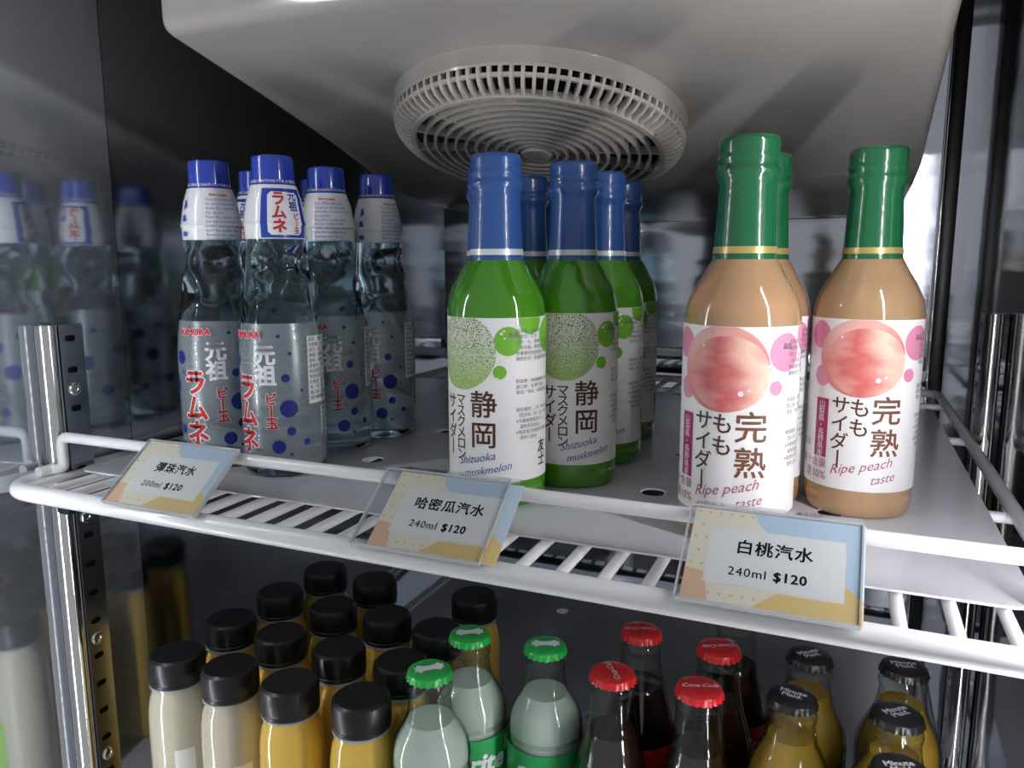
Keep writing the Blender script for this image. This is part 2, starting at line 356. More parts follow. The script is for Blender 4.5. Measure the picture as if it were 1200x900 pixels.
# ------------------------------------------------------------------ wire shelf
S = .0213
def wire_shelf(label, z):
    t = thing('wire_shelf', label, 'shelf', (0, 0, z))
    xl, xr, yb = -.034, .584, .662
    ring = fillet([(.275, -.0055, -.0035), (xl, -.0055, -.0035), (xl, yb, -.0035), (xr, yb, -.0035), (xr, -.0055, -.0035), (.275, -.0055, -.0035)], .026, 8)
    # the front bar is thicker than the rest of the frame
    front = fillet([(xl, .05, -.0035), (xl, -.0055, -.0035), (xr, -.0055, -.0035), (xr, .05, -.0035)], .045, 8)
    ob('front_bar', tube(front, .0058, 16), M_wire, t)
    ob('frame', tube([(xl, .05, -.0035), (xl, .3, -.0035)] + fillet([(xl, .3, -.0035), (xl, yb, -.0035), (xr, yb, -.0035), (xr, .3, -.0035)], .02, 6) + [(xr, .05, -.0035)], .0045, 14), M_wire, t)
    g = fillet([(xl + .0045, .017, .0028), (xl + .0045, .028, .0028), (xl + .0135, .030, .0035), (xl + .0135, .030, .0265), (.2, .030, .0265)], .007, 6)
    g2 = fillet([(.35, .030, .0265), (xr - .0135, .030, .0265), (xr - .0135, .030, .0035), (xr - .0045, .028, .0028), (xr - .0045, .017, .0028)], .007, 6)
    ob('guard_rail', tube(g + g2, .0037, 14), M_wire, t)
    r0 = tube([(0, -.004, -.0030), (0, .655, -.0030)], .0030, 10); me = bm_mesh(r0, 'rod')
    for i in range(-1, 27): link('rod', me, M_wire, t, (S * i, 0, 0))
    c0 = tube([(xl, 0, -.0085), (xr, 0, -.0085)], .0035, 10); mc = bm_mesh(c0, 'crossbar')
    for y in (.205, .425, .60): link('crossbar', mc, M_wire, t, (0, y, 0))
    return t
wire_shelf('white coated wire shelf holding the soda bottles at eye level', 0)
wire_shelf('white coated wire shelf beneath the juice and crown cap bottles', -.3065)
def shelf_plate(label, z, yb, rows):
    holes = [circ(.164 + .106 * i, .142 + .107 * j, .0085) for i in range(-1, 4) for j in range(rows)]
    o = link('shelf_liner', flat(rrect(-.018, .5665, .0366, yb, .012), holes, .0012), M_plate, None, (0, 0, z + .0010), smooth=False)
    o['label'] = label; o['category'] = 'shelf liner'; return o
shelf_plate('grey plastic liner sheet with round holes under the soda bottles', 0, .515, 4)
shelf_plate('grey plastic liner sheet with round holes under the lower bottles', -.3065, .650, 5)
# black clip that carries the shelf on the left post
def clip(label, x, y, z, s):
    bm = bmesh.new(); pr = [(0, 0), (.030, 0), (.027, -.005), (.006, -.017), (0, -.019)]
    a = [bm.verts.new((s * -.004, p[0], p[1])) for p in pr]; b = [bm.verts.new((s * .010, p[0], p[1])) for p in pr]
    bm.faces.new(a); bm.faces.new(b)
    for i in range(5): bm.faces.new((a[i], a[(i + 1) % 5], b[(i + 1) % 5], b[i]))
    bmesh.ops.bevel(bm, geom=bm.edges[:], offset=.001, segments=2, affect='EDGES')
    o = ob('shelf_clip', bm, M_black, None, loc=(x, y, z)); o['label'] = label; o['category'] = 'clip'
clip('black plastic clip under the shelf on the left post', XL(.03) + .020, .022, -.0090, 1)

# ------------------------------------------------------------------ cooling unit with fan guard
unit = thing('cooling_unit', 'beige plastic cooling unit cover with round fan grille under the ceiling', 'cooling unit', (.265, .42, .62))
ux, uy, uz = unit.location
prof = [(.078, .62), (.078, .3005), (.167, .278), (.277, .2475), (.37, .2170), (.45, .2085), (.66, .200), (.6985, .198), (.6985, .62)]
bm = bmesh.new()
A_ = [bm.verts.new((.046 - ux, p[0] - uy, p[1] - uz)) for p in prof]; B_ = [bm.verts.new((.530 - ux, p[0] - uy, p[1] - uz)) for p in prof]
bm.faces.new(A_); bm.faces.new(list(reversed(B_))); n = len(prof)
for i in range(n): bm.faces.new((A_[i], B_[i], B_[(i + 1) % n], A_[(i + 1) % n]))
bmesh.ops.recalc_face_normals(bm, faces=bm.faces)
ed = [e for e in bm.edges if len(e.link_faces) == 2 and e.calc_face_angle(0) > .6 and max(v.co.z for v in e.verts) < -.001 or (len(e.link_faces) == 2 and abs(e.verts[0].co.z - e.verts[1].co.z) > .2)]
bmesh.ops.bevel(bm, geom=list(set(ed)), offset=.009, segments=4, profile=.5, affect='EDGES')
casing = ob('casing', bm, M_unit, unit)
# fan guard: local frame, z = away from the cover (down and forward)
tilt = math.atan(.26)
fn_ = Vector((0, -math.sin(tilt), -math.cos(tilt))); fy_ = Vector((0, math.cos(tilt), -math.sin(tilt)))
hub = Vector((.2545, .245, .2290)); FH = .052; base = hub - fn_ * .066
FM = Matrix(((1, 0, 0, base.x - ux), (0, -fy_.y, fn_.y, base.y - uy), (0, -fy_.z, fn_.z, base.z - uz), (0, 0, 0, 1)))
FR = .1135
def fan_part(name, me, m, parent, loc=(0, 0, 0), rot=(0, 0, 0)):
    o = link(name, me, m, parent, loc, rot); return o
guard = ob('fan_guard', lathe([(FR + .0035, .022), (FR + .0035, .036), (FR + .0028, .0375), (FR + .0005, .0385), (FR, .040), (FR, .0495), (FR - .0012, .0510), (FR - .003, .0495), (FR - .003, .022)], 96, cap=False), M_unit, unit)
guard.matrix_local = FM
# rounded shoulder of ribs
rp = [(FR - .0012, .0495), (FR - .0013, .0530), (FR - .0025, .0570), (FR - .006, .0610), (FR - .011, .0636), (FR - .0165, .0645)]
bm = bmesh.new(); hw = .0011
for sgn in (-1, 1): pass
L = [[bm.verts.new((r + dr, s * hw, z + dz)) for (r, z) in rp] for s, dr, dz in ((-1, 0, 0), (1, 0, 0), (1, -.004, -.004), (-1, -.004, -.004))]
for a in range(4):
    for i in range(len(rp) - 1): bm.faces.new((L[a][i], L[a][i + 1], L[(a + 1) % 4][i + 1], L[(a + 1) % 4][i]))
rib_me = bm_mesh(bm, 'rib')
NR = 92
for k in range(NR): link('rib', rib_me, M_grille, guard, rot=(0, 0, 2 * PI * k / NR))
def ringp(r, z, h, wd, name='ring'):
    return ob(name, lathe([(r - wd, z - h), (r + wd, z - h), (r + wd, z), (r - wd, z)] + [(r - wd, z - h)], 96, cap=False), M_grille, guard)
ringp(FR - .0038, .0570, .0025, .0012); ringp(FR - .0175, .0655, .006, .0018)
for k in range(10):
    r = FR - .0265 - k * .0079
    if r > .013: ringp(r, .0655 + .0012 * math.sin(k / 10 * PI), .006, .0010)
ob('hub_disc', lathe([(.0125, .056), (.0125, .0655), (.011, .067), (.0015, .067)], 40), M_grille, guard)
sp = box(.010, FR - .017, -.0008, .0008, .0575, .0635); sme = bm_mesh(sp, 'spoke')
for k in range(16): link('spoke', sme, M_grille, guard, rot=(0, 0, 2 * PI * (k + .5) / 16), smooth=False)
ob('fan_motor', lathe([(.028, .034), (.028, .046), (.024, .049), (.002, .050)], 32), M_fanblade, guard)
bl = bmesh.new()
for i, (r, z0, z1, wd) in enumerate([(.02, .012, .030, .018), (.045, .012, .034, .026), (.075, .013, .034, .033), (.098, .016, .031, .030)]):
    pass
R_ = [(.02, .030, .016), (.05, .042, .020), (.078, .050, .022), (.098, .046, .021)]
g_ = [[bl.verts.new((r, (-.5 + j / 4) * wd_, .0505 + (j / 4 - .5) * .4 * h_)) for j in range(5)] for r, wd_, h_ in R_]
for i in range(3):
    for j in range(4): bl.faces.new((g_[i][j], g_[i + 1][j], g_[i + 1][j + 1], g_[i][j + 1]))
bmesh.ops.solidify(bl, geom=bl.faces[:], thickness=.0015)
bme = bm_mesh(bl, 'fan_blade')
for k in range(5): link('fan_blade', bme, M_fanblade, guard, rot=(0, 0, 2 * PI * k / 5 + .4))
link('fan_recess_shade', flat(circ(0, 0, FR - .0032, 64), (), .001), M_void_shade, guard, (0, 0, .0445), smooth=False)  # flat black disc, paints the shade behind the grille

# ------------------------------------------------------------------ melon and peach bottles
BP = [(.0265, 0), (.0285, .0012), (.0298, .005), (.0300, .012), (.0300, .112), (.0296, .118), (.0281, .125), (.0252, .1315), (.0218, .1375), (.0185, .1435), (.0152, .149), (.0144, .153), (.0132, .175), (.0128, .185), (.0126, .205)]
def body_mesh(): return bm_mesh(lathe([(.010, .002), (.020, .0015)] + smooth_prof(BP, 3), 64), 'bottle_body')
def sleeve_mesh():
    return bm_mesh(lathe([(.0163, .1465), (.0163, .147), (.0157, .154), (.0147, .175), (.0142, .1835), (.0144, .1865), (.0160, .1890), (.0164, .1910), (.0160, .1928), (.0152, .1940), (.0152, .1955), (.0158, .1968), (.0158, .1982), (.0152, .1995), (.0153, .2010), (.0154, .2055), (.0150, .2075), (.0139, .2085), (.0134, .2082), (.003, .2080)], 48), 'neck_sleeve')
def band_mesh(z0, z1, r0, r1): return bm_mesh(lathe([(r0, z0), (r0 + .00025, z0), (r1 + .00025, z1), (r1, z1)], 48, cap=False), 'neck_band')
RB = .0302
def label_mesh(): return bm_mesh(lathe([(RB - .0003, .0165), (RB, .0165), (RB, .1140), (RB - .0003, .1140)], 96, cap=False), 'label')
SMALL = ['內容量：240毫升', '原產地：日本', '成分：水、果糖、蔗糖、果汁', '二氧化碳、檸檬酸、香料', '營養標示如背面所示', '保存方式：常溫保存避免日曬']
SMALL2 = ['製造商：木村飲料株式會社', '進口商：台灣代理商', '電話／地址：如瓶身標示']
SMALL3 = ['保存期限：二年  有效日期', '（西元年／月／日）標示於瓶身', '※冷藏後開瓶請小心', '　避免氣泡溢出。', '※瓶底有沉澱屬正常現象', '　請安心飲用。']
def small_text():
    sz = .0026
    return join(glyphs('\n'.join(SMALL), sz, .0195, .1075, 'LEFT', line=1.25, res=1, valign='TOP'),
                glyphs('\n'.join(SMALL2), sz, .0195, .0780, 'LEFT', line=1.25, res=1, valign='TOP'),
                glyphs('\n'.join(SMALL3), sz, .0195, .0610, 'LEFT', line=1.3, res=1, valign='TOP'))
def soda_bottle(name, label, kind, loc, rz, group):
    t = thing(name, label, 'bottle', loc, rz, group)
    link('bottle_body', body_mesh(), M_melon if kind == 'm' else M_peach, t)
    link('neck_sleeve', sleeve_mesh(), M_bluecap if kind == 'm' else M_greencap, t)
    link('neck_band', band_mesh(.1500, .1535, .0161, .0158), M_silver if kind == 'm' else M_gold, t)
    lb = link('label', label_mesh(), M_paper, t)
    P = lambda nm, bm, m, off=.0002: link(nm, wrap(bm, RB, off), m, lb, smooth=False)
    if kind == 'm':
        P('melon_picture', clip_top(poly_bm(circ(-.0145, .0940, .0225, 64)), .1138), M_meloncirc)
        for c in ((.0150, .1005, .0085, 32), (.0100, .0825, .0040), (.030, .1125, .0085, 32), (.049, .103, .011, 32)): P('bubble_print', clip_top(poly_bm(circ(*c)), .1138), I_lime)
        for c in ((.0055, .0795, .0009), (.0085, .0790, .0006), (.0075, .0925, .0008), (.0105, .089, .0010), (.0030, .0755, .0006), (.0110, .1050, .0009), (.0128, .1022, .0006), (.0125, .1065, .0006)): P('small_bubble', poly_bm(circ(*c, 14)), I_bubble_g, .0003)
        P('title_print', glyphs('静\n岡', .0170, 0, .0530, bold=.00022, line=1.08), I_brown)
        P('name_print', join(glyphs(vert_text('マスクメロン'), .0082, -.0155, .0482, bold=.0001, line=.81), glyphs(vert_text('サイダー'), .0102, -.0245, .0490, bold=.0001, line=.92)), I_brown)
        P('script_print', join(glyphs('Shizuoka', .0070, -.0055, .0303, shear=.45, rot=.20), glyphs('muskmelon', .0066, .0015, .0236, shear=.45, rot=.20)), I_blue)
        P('brush_print', glyphs('友\n士', .0085, .0405, .0310, bold=.0002, line=1.0, shear=.1), I_black)
    else:
        P('peach_picture', clip_top(poly_bm(circ(-.0155, .0925, .0220, 64, .0238)), .1138), M_peachback)
        P('peach_front', poly_bm(circ(-.0130, .0902, .0192, 64, .0212)), M_peachfront, .0003)
        for c in ((.0175, .1010, .0098, 32), (.0120, .0832, .0038), (-.0375, .081, .0060, 32), (-.041, .1045, .008, 32), (.036, .110, .009, 32)): P('bubble_print', clip_top(poly_bm(circ(*c)), .1138), I_pink, .00015)
        for c in ((.0055, .0795, .0012), (.0085, .0805, .0008), (.0095, .0915, .0010), (.0075, .0942, .0007), (.0030, .0765, .0006), (-.006, .0805, .0014), (-.002, .0822, .0008), (-.026, .104, .0008), (.004, .108, .0008)): P('small_bubble', poly_bm(circ(*c, 14)), I_bubble, .0004)
        P('title_print', glyphs('完\n熟', .0170, 0, .0530, bold=.00022, line=1.08), I_bronze)
        P('name_print', join(glyphs('も\nも', .0116, -.0143, .0582, bold=.0001, line=.98), glyphs(vert_text('サイダー'), .0110, -.0246, .0490, bold=.0001, line=.95)), I_brown)
        P('origin_box', poly_bm([(-.0408, .0335), (-.0318, .0335), (-.0318, .0680), (-.0408, .0680)]), I_magenta)
        P('origin_print', glyphs(vert_text('山梨県・長野県産'), .0046, -.0363, .0498, line=.90), I_white, .0003)
        P('juice_print', join(glyphs('果汁含量', .0058, -.0310, .0295, 'RIGHT'), glyphs('達10%', .0066, -.0310, .0225, 'RIGHT')), I_pinktext)
        P('fine_print', glyphs('\n'.join(['とろける果実の', '完熟桃の香り']) , .0022, -.044, .040, 'RIGHT', res=1), I_grey)
        P('script_print', join(glyphs('Ripe peach', .0078, -.0125, .0305, shear=.5, rot=.20), glyphs('taste', .0072, -.0005, .0243, shear=.5, rot=.20)), I_pinktext)
    P('product_heading', glyphs('品名', .0032, .0150, .1040, 'LEFT', bold=.0001, res=1), I_grey, .0004)
    P('product_print', small_text(), I_grey, .00035)
    return t
def az(x, y): return math.atan2(CAM.x - x, y - CAM.y)
PZ = .0015
G1, G2, G3 = 'melon soda bottles on the wire shelf', 'peach soda bottles on the wire shelf', 'marble soda bottles on the wire shelf'
melons = [(.2862, .0987, -16, 'green melon soda bottle nearest the front, with bright blue neck sleeve'),
          (.3159, .1543, 19, 'green melon soda bottle with dark navy sleeve right behind the frontmost one'),
          (.3177, .2170, 2, 'green melon soda bottle third from the front in the row nearest the peach bottles'),
          (.3110, .2910, 0, 'rearmost visible green melon soda bottle in the row nearest the peach bottles'),
          (.2535, .1600, -10, 'green melon soda bottle almost hidden straight behind the frontmost one'),
          (.2559, .2215, 10, 'melon soda bottle whose dark cap shows between the two front blue sleeves'),
          (.2500, .2830, 0, 'melon soda bottle at the very back, only a sliver of dark sleeve showing')]
m0 = None
for x, y, ph, lb in melons:
    rz = az(x, y) + math.radians(ph)
    if m0 is None: m0 = soda_bottle('melon_soda_bottle', lb, 'm', (x, y, PZ), rz, G1)
    else: dup(m0, (x, y, PZ), rz, lb)
p0 = None
for x, y, ph, lb in [(.4323, .0913, 13, 'pale orange peach soda bottle with green sleeve, nearest the front'),
                     (.4330, .1650, 18, 'peach soda bottle mostly hidden behind the front peach bottle'),
                     (.4945, .1640, 25.5, 'brownish peach soda bottle with green sleeve, nearest the right wall')]:
    rz = az(x, y) + math.radians(ph)
    if p0 is None: p0 = soda_bottle('peach_soda_bottle', lb, 'p', (x, y, PZ), rz, G2)
    else: dup(p0, (x, y, PZ), rz, lb)

# ------------------------------------------------------------------ marble soda bottles
RR = .0284
RP = [(.0240, 0), (.0265, .0012), (.0280, .005), (RR, .010), (RR, .075), (.0279, .088), (.0268, .098), (.0255, .1065), (.0241, .114), (.0233, .121), (.0227, .129), (.0214, .140), (.0203, .150), (.0198, .160), (.0196, .164), (.0192, .170), (.0182, .178), (.0168, .188), (.0160, .1935)]
DENT = [(0, .1450), (math.radians(88), .1450), (PI, .1450), (math.radians(-92), .1450)]
def ram_fn(r, z, t):
    d = 0
    for a, zc in DENT:
        da = (t - a + PI) % (2 * PI) - PI
        q = ((da * .0195) / .0105) ** 2 + ((z - zc) / .0125) ** 2
        if q < 1: d = max(d, .0046 * (1 - q) ** 1.4)
    pinch = math.exp(-((z - .122) / .010) ** 2) * .0034 * max(0, math.cos(2 * (t - math.radians(45)))) ** 2
    return r - d - pinch
def neck_r(z):
    pts = [(.1615, .0200), (.170, .0203), (.1715, .0211), (.1730, .0205), (.180, .0194), (.188, .0180), (.1970, .0152)]
    for (a, ra), (b, rb) in zip(pts, pts[1:]):
        if z <= b: return ra + (rb - ra) * max(0, (z - a)) / (b - a)
    return .0152
neck_r.base = .0200
def marble_bottle(label, loc, rz, neck_rz):
    t = thing('marble_soda_bottle', label, 'bottle', loc, rz, G3)
    b = link('bottle_glass', bm_mesh(lathe([(.008, .002), (.018, .001)] + smooth_prof(RP, 4), 72, fn=ram_fn), 'bottle_glass'), M_ram, t)
    P = lambda nm, bm, m, off=.0003: link(nm, wrap(bm, RR, off), m, b, smooth=False)
    sheet = lambda x0, x1, z0, z1: poly_bm([(x0, z0), (x1, z0), (x1, z1), (x0, z1)])
    link('label_film', bm_mesh(lathe([(RR - .00005, .0060), (RR + .00015, .0065), (RR + .00015, .0755), (.02795 + .00015, .088), (.0269 + .00015, .0975), (.0255 + .0002, .1055)], 64, cap=False), 'label_film'), M_silverfilm, b)
    P('title_outline', glyphs('ラ\nム\nネ', .0195, -.0165, .0432, bold=.0015, line=.93), I_white)
    P('title_print', glyphs('ラ\nム\nネ', .0195, -.0165, .0432, bold=.00055, line=.93), I_red, .0005)
    P('origin_print', glyphs('元\n祖', .0148, 0, .0770, bold=.00055, line=.94), I_white)
    P('name_outline', glyphs(vert_text('ビー玉'), .0088, .0028, .0462, bold=.0007, line=.95), I_white)
    P('name_print', glyphs(vert_text('ビー玉'), .0088, .0028, .0462, bold=.0003, line=.95), I_red, .0005)
    P('maker_print', glyphs('KIMURA', .0062, -.0140, .0980, bold=.0003, shear=.05), I_red, .0005)
    P('maker_outline', glyphs('KIMURA', .0062, -.0140, .0980, bold=.0007, shear=.05), I_white)
    dots = [(.0144, .0482, .0060), (.013, .0690, .0028), (.0165, .0855, .0012), (.0155, .0325, .0030), (.0068, .0220, .0046), (.0095, .0975, .0012), (.0148, .0165, .0011),
            (-.0285, .080, .0048), (-.0265, .0690, .0011), (-.0385, .060, .0060), (-.0310, .0280, .0035), (-.046, .088, .0026), (.062, .08, .0040), (.070, .055, .0062), (.058, .030, .0045), (-.054, .035, .0050), (-.068, .07, .0058), (-.072, .025, .0030), (.026, .024, .0022), (.0235, .060, .0010)]
    for c in dots: P('dot_print', poly_bm(circ(*c, 22)), I_dot)
    for q in ((.0290, .0500, .0500, .0965), (.0400, .0520, .0270, .0470)): P('sticker', sheet(*q), I_white)
    P('sticker_print', join(glyphs('\n'.join(['品名：彈珠汽水', '內容量：200毫升', '成分：水、果糖', '蔗糖、檸檬酸', '香料、碳酸水', '原產地：日本', '保存期限：一年', '有效日期：標示', '於瓶身（西元', '年／月／日）', '進口商：如標示', '請冷藏後飲用']), .0030, .0300, .0955, 'LEFT', line=1.22, res=1, valign='TOP'),
         glyphs('\n'.join(['營養標示', '每一份量', '本包裝含', '熱量', '蛋白質', '脂肪']), .0028, .0410, .0460, 'LEFT', line=1.15, res=1, valign='TOP')), I_black, .0005)
    # neck wrapper
    nl = link('neck_label', bm_mesh(lathe([(neck_r(z) + (0 if k else 0), z) for k, z in enumerate((.1615, .166, .170, .1715, .173, .1765, .180, .184, .188, .1925, .1970))], 64, cap=False), 'neck_label'), M_film_w, t, rot=(0, 0, neck_rz))
    Q = lambda nm, bm, m, off=.0003: link(nm, wrap(bm, neck_r, off, .002), m, nl, smooth=False)
    oct_ = lambda x, z0, z1, c: [(-x + c, z0), (x - c, z0), (x, z0 + c), (x, z1 - c), (x - c, z1), (-x + c, z1), (-x, z1 - c), (-x, z0 + c)]
    def cut(bm):
        for zc in (.166, .170, .1715, .173, .180, .188):
            bmesh.ops.bisect_plane(bm, geom=bm.verts[:] + bm.edges[:] + bm.faces[:], dist=1e-7, plane_co=(0, zc, 0), plane_no=(0, 1, 0))
        return bm
    Q('panel_frame', cut(poly_bm([(-.0165, .1622), (.0165, .1622), (.0165, .1945), (-.0165, .1945)])), M_film_b, .00025)
    Q('panel', cut(poly_bm(oct_(.0118, .1640, .1922, .0022))), I_white, .0004)
    Q('panel_title', cut(glyphs('ラ\nム\nネ', .0098, -.0042, .1782, bold=.0004, line=.92)), I_red, .0006)
    Q('panel_origin', cut(glyphs('元\n祖', .0070, .0062, .1858, bold=.0002, line=.98)), I_cobalt, .0006)
    Q('panel_name', cut(glyphs(vert_text('ビー玉'), .0048, .0074, .1712, bold=.00015, line=.98)), I_red, .0006)
    K = .0200
    tx = ['Peel off the label and', 'the green cap and push', 'down the center to release', 'the opener.', 'Place the opener on to', 'the top of the bottle', 'bottle, and press down firmly', 'until the marble drops.', 'Remove the opener', 'from the bottle and serve.']
    Q('instruction_print', join(cut(glyphs('\n'.join(tx), .0027, K * math.radians(150), .1905, 'LEFT', line=1.12, res=1, valign='TOP'))), I_blue, .0005)
    Q('instruction_heading', glyphs('How to open', .0026, K * math.radians(158), .1924, 'LEFT', bold=.0001, res=1), I_red, .0005)
    pics = [circ(K * math.radians(100), .1690 + .008, .0018), rrect(K * math.radians(94), K * math.radians(108), .1640, .1672, .0010), rrect(K * math.radians(94), K * math.radians(108), .1742, .1760, .0006),
            [(K * math.radians(96), .182), (K * math.radians(108), .184), (K * math.radians(104), .189), (K * math.radians(98), .1885)]]
    for pc in pics: Q('pictogram_print', cut(poly_bm(pc)), I_blue, .0005)
    cp = link('cap', bm_mesh(lathe([(.0150, .1962), (.0142, .1972), (.0139, .201), (.0138, .2135), (.0134, .2155), (.0122, .2164), (.002, .2164)], 48), 'cap'), M_film_b, t)
    link('cap_print', wrap(join(glyphs('TO RELEASE THE CARBONATION FOR A FEW SECONDS', .0028, 0, .1992, res=1)), .0142, .0003), I_white, cp, smooth=False)
    return t
ram = [(.0620, .1000, -5.6, 'clear marble soda bottle closest to the left wall, instructions facing front', -155),
       (.1200, .0985, -22.8, 'clear marble soda bottle in front, neck label panel facing out', 43),
       (.1125, .1672, 0, 'clear marble soda bottle behind the one with the red lettered neck panel', -178),
       (.1190, .2265, -15, 'clear marble soda bottle standing farthest back, right of the others', -125),
       (.0490, .1640, 5, 'marble soda bottle behind the one closest to the left wall', -60),
       (.0535, .2330, -10, 'rearmost marble soda bottle near the left wall, mostly hidden', 100)]
for i, (x, y, ph, lb, nz_) in enumerate(ram):
    a = az(x, y) + math.radians(ph)
    if i == 0: r0 = marble_bottle(lb, (x, y, PZ), a, math.radians(nz_))
    else:
        d = dup(r0, (x, y, PZ), a, lb)
        for c in d.children:
            if c.name.startswith('neck_label'): c.rotation_euler = (0, 0, math.radians(nz_))

# ------------------------------------------------------------------ price tags
def tag(label, x, txt, vol, card_dx, wtag=.0745):
    """acrylic holder leaning from the front bar up over the guard rail; local x along the shelf, y up the slope"""
    p0, p1 = Vector((x, -.0122, .0022)), Vector((x, .0262, .0322))
    d = (p1 - p0); Ls = d.length; t = thing('price_tag', label, 'price tag', p0)
    t.rotation_euler = (math.atan2(d.z, d.y), 0, 0); t['group'] = 'acrylic price tags on the shelf guard'
    W = wtag; H = Ls
    link('acrylic_front', flat(rrect(0, W, 0, H, .0006, 2), (), .0009), M_acryl, t, (0, 0, .0013), smooth=False)
    link('acrylic_back', flat(rrect(0, W, .0, H, .0006, 2), (), .0009), M_acryl, t, (0, 0, -.0003), smooth=False)
    fl = bmesh.new(); c = [(H, -.0003), (H + .0016, .0002), (H + .0026, -.0012), (H + .0030, -.0036)]
    ob('top_fold', tube([(0, H + .0006, .0005), (W, H + .0006, .0005)], .0010, 8), M_edge, t)
    ang = t.rotation_euler[0]
    # short rear flap hanging straight down behind the rail
    flap = link('rear_flap', flat([(0, 0), (W, 0), (W, -.020), (0, -.020)], (), .0009), M_acryl, t, (0, H + .0015, -.0010), (PI - .85, 0, 0), smooth=False)
    for xx in (0, W): ob('side_edge', box(xx - .0004, xx + .0004, 0, H, -.0008, .0018), M_edge, t, smooth=False)
    ob('bottom_edge', box(0, W, -.0005, .0005, -.0008, .0018), M_edge, t, smooth=False)
    x0 = card_dx; x1 = card_dx + .0735; y0 = .0008; y1 = H - .0004
    card = link('card', flat([(x0, y0), (x1, y0), (x1, y1), (x0, y1)], (), .0002), I_cream, t, (0, 0, .0005), smooth=False)
    Pz = lambda nm, bm, m, z: link(nm, bm_mesh(bm, nm), m, card, (0, 0, z), smooth=False)
    w_, h_ = x1 - x0, y1 - y0; q = lambda u, v: (x0 + u * w_, y0 + v * h_)
    Pz('blue_print', poly_bm([q(.37, 1), q(.41, .86), q(.50, .75), q(1, .75), q(1, 1)] if 0 else [q(.36, 1), q(.40, .88), q(.47, .78), q(.60, .70), q(.9, .70), q(.9, .2), q(1, .2), q(1, 1)]), I_sky, .00014)
    Pz('sand_print', poly_bm([q(.40, 0), q(.54, .18), q(.9, .18), q(.9, .34), q(.93, .32), q(1, .22), q(1, 0)]), I_sand, .00016)
    Pz('orange_print', poly_bm([q(0, 0), q(.16, 0), q(.13, .22), q(.11, .30), q(0, .32)]), I_orange, .00014)
    st = []
    for a in range(9):
        for b in range(7):
            u, v = .03 + a * .065 + (b % 2) * .032, .09 + b * .145
            if (u > .10 and .17 < v < .83) or (u > .42 and v > .7) or (u > .45 and v < .2) or (v < .34 and u < .14) or u > .56: continue
            cx, cy_ = q(u, v); s = .0012
            st.append([(cx - s, cy_ + s * .6), (cx - s * .2, cy_ + s * .1), (cx, cy_ + s), (cx + s * .2, cy_ + s * .1), (cx + s, cy_ + s * .6), (cx, cy_ - s * .8)])
    Pz('star_print', poly_bm(*st), I_star, .00014)
    Pz('white_panel', poly_bm([q(.115, .20), q(.895, .20), q(.895, .80), q(.115, .80)]), I_card, .0002)
    Pz('name_print', glyphs(txt, .0078, *q(.50, .60), bold=.00018, spacing=1.12), I_black, .0003)
    Pz('price_print', join(glyphs(vol, .0060, *q(.475, .34), 'RIGHT', bold=.00004, spacing=1.12), glyphs('$120', .0063, *q(.51, .34), 'LEFT', bold=.0002, spacing=1.1)), I_black, .0003)
tag('acrylic price tag reading 200ml in front of the marble soda bottles', .0700, '彈珠汽水', '200ml', .0005)
tag('acrylic price tag reading 240ml below the melon soda, card slid to the right', .2520, '哈密瓜汽水', '240ml', .0095)
tag('acrylic price tag reading 240ml below the peach soda bottles', .4210, '白桃汽水', '240ml', .0022)

# ------------------------------------------------------------------ lower shelf bottles
ZL = -.3050
def crown(parent, m, z, face_bm, face_m):
    def fn(r, z_, t): return r + (.0007 * math.cos(21 * t) if z_ < z - .0030 else 0)
    c = ob('crown_cap', lathe([(.0141, z - .0062), (.0147, z - .0058), (.0143, z - .0030), (.0138, z - .0014), (.0120, z - .0002), (.008, z), (.002, z)], 126, fn=fn), m, parent)
    link('cap_print', bm_mesh(face_bm, 'cap_print'), face_m, c, (0, 0, z + .00025), smooth=False)
def glass_bottle(name, label, loc, rz, group, outer, level, liq_m, cap_m, face, face_m, lab=None):
    t = thing(name, label, 'bottle', loc, rz, group); H = outer[-1][1]
    link('bottle_glass', bm_mesh(lathe(smooth_prof(outer, 4), 48), 'glass'), M_glass, t)
    inner = [(max(.004, r - .0018), z + (.003 if i == 0 else 0)) for i, (r, z) in enumerate(smooth_prof(outer, 4)) if z < level]
    inner.append((inner[-1][0] * .97, level))
    link('drink', bm_mesh(lathe(inner, 48), 'drink'), liq_m, t)
    crown(t, cap_m, H + .004, face, face_m)
    if lab: lab(t)
    return t
def ring_label(z0, z1, R, m, print_fn=None):
    def f(t):
        l = ob('label', lathe([(R, z0), (R + .0003, z0), (R + .0003, z1), (R, z1)], 48, cap=False), m, t)
        if print_fn: print_fn(l, R + .0003)
    return f
CK = [(.022, 0), (.0245, .002), (.0255, .010), (.0255, .045), (.0235, .060), (.0240, .075), (.0262, .092), (.0264, .105), (.0252, .118), (.0222, .134), (.0186, .148), (.0160, .160), (.0143, .172), (.0137, .180), (.0146, .1815), (.0148, .1835), (.0136, .1855), (.0136, .191)]
SP_ = [(.022, 0), (.0250, .002), (.0262, .010), (.0262, .132), (.0259, .139), (.0246, .1455), (.0220, .1515), (.0186, .157), (.0161, .162), (.0147, .1675), (.0138, .175), (.0134, .180), (.0146, .1805), (.0148, .1835), (.0136, .1855), (.0136, .191)]
MMp = [(.022, 0), (.0250, .002), (.0262, .010), (.0262, .126), (.0260, .135), (.0248, .1435), (.0222, .151), (.0188, .158), (.0162, .164), (.0147, .171), (.0139, .178), (.0146, .1805), (.0148, .1835), (.0136, .1855), (.0136, .191)]
coke_face = glyphs('Coca-Cola', .0054, bold=.00012, shear=.35, sx=.95)
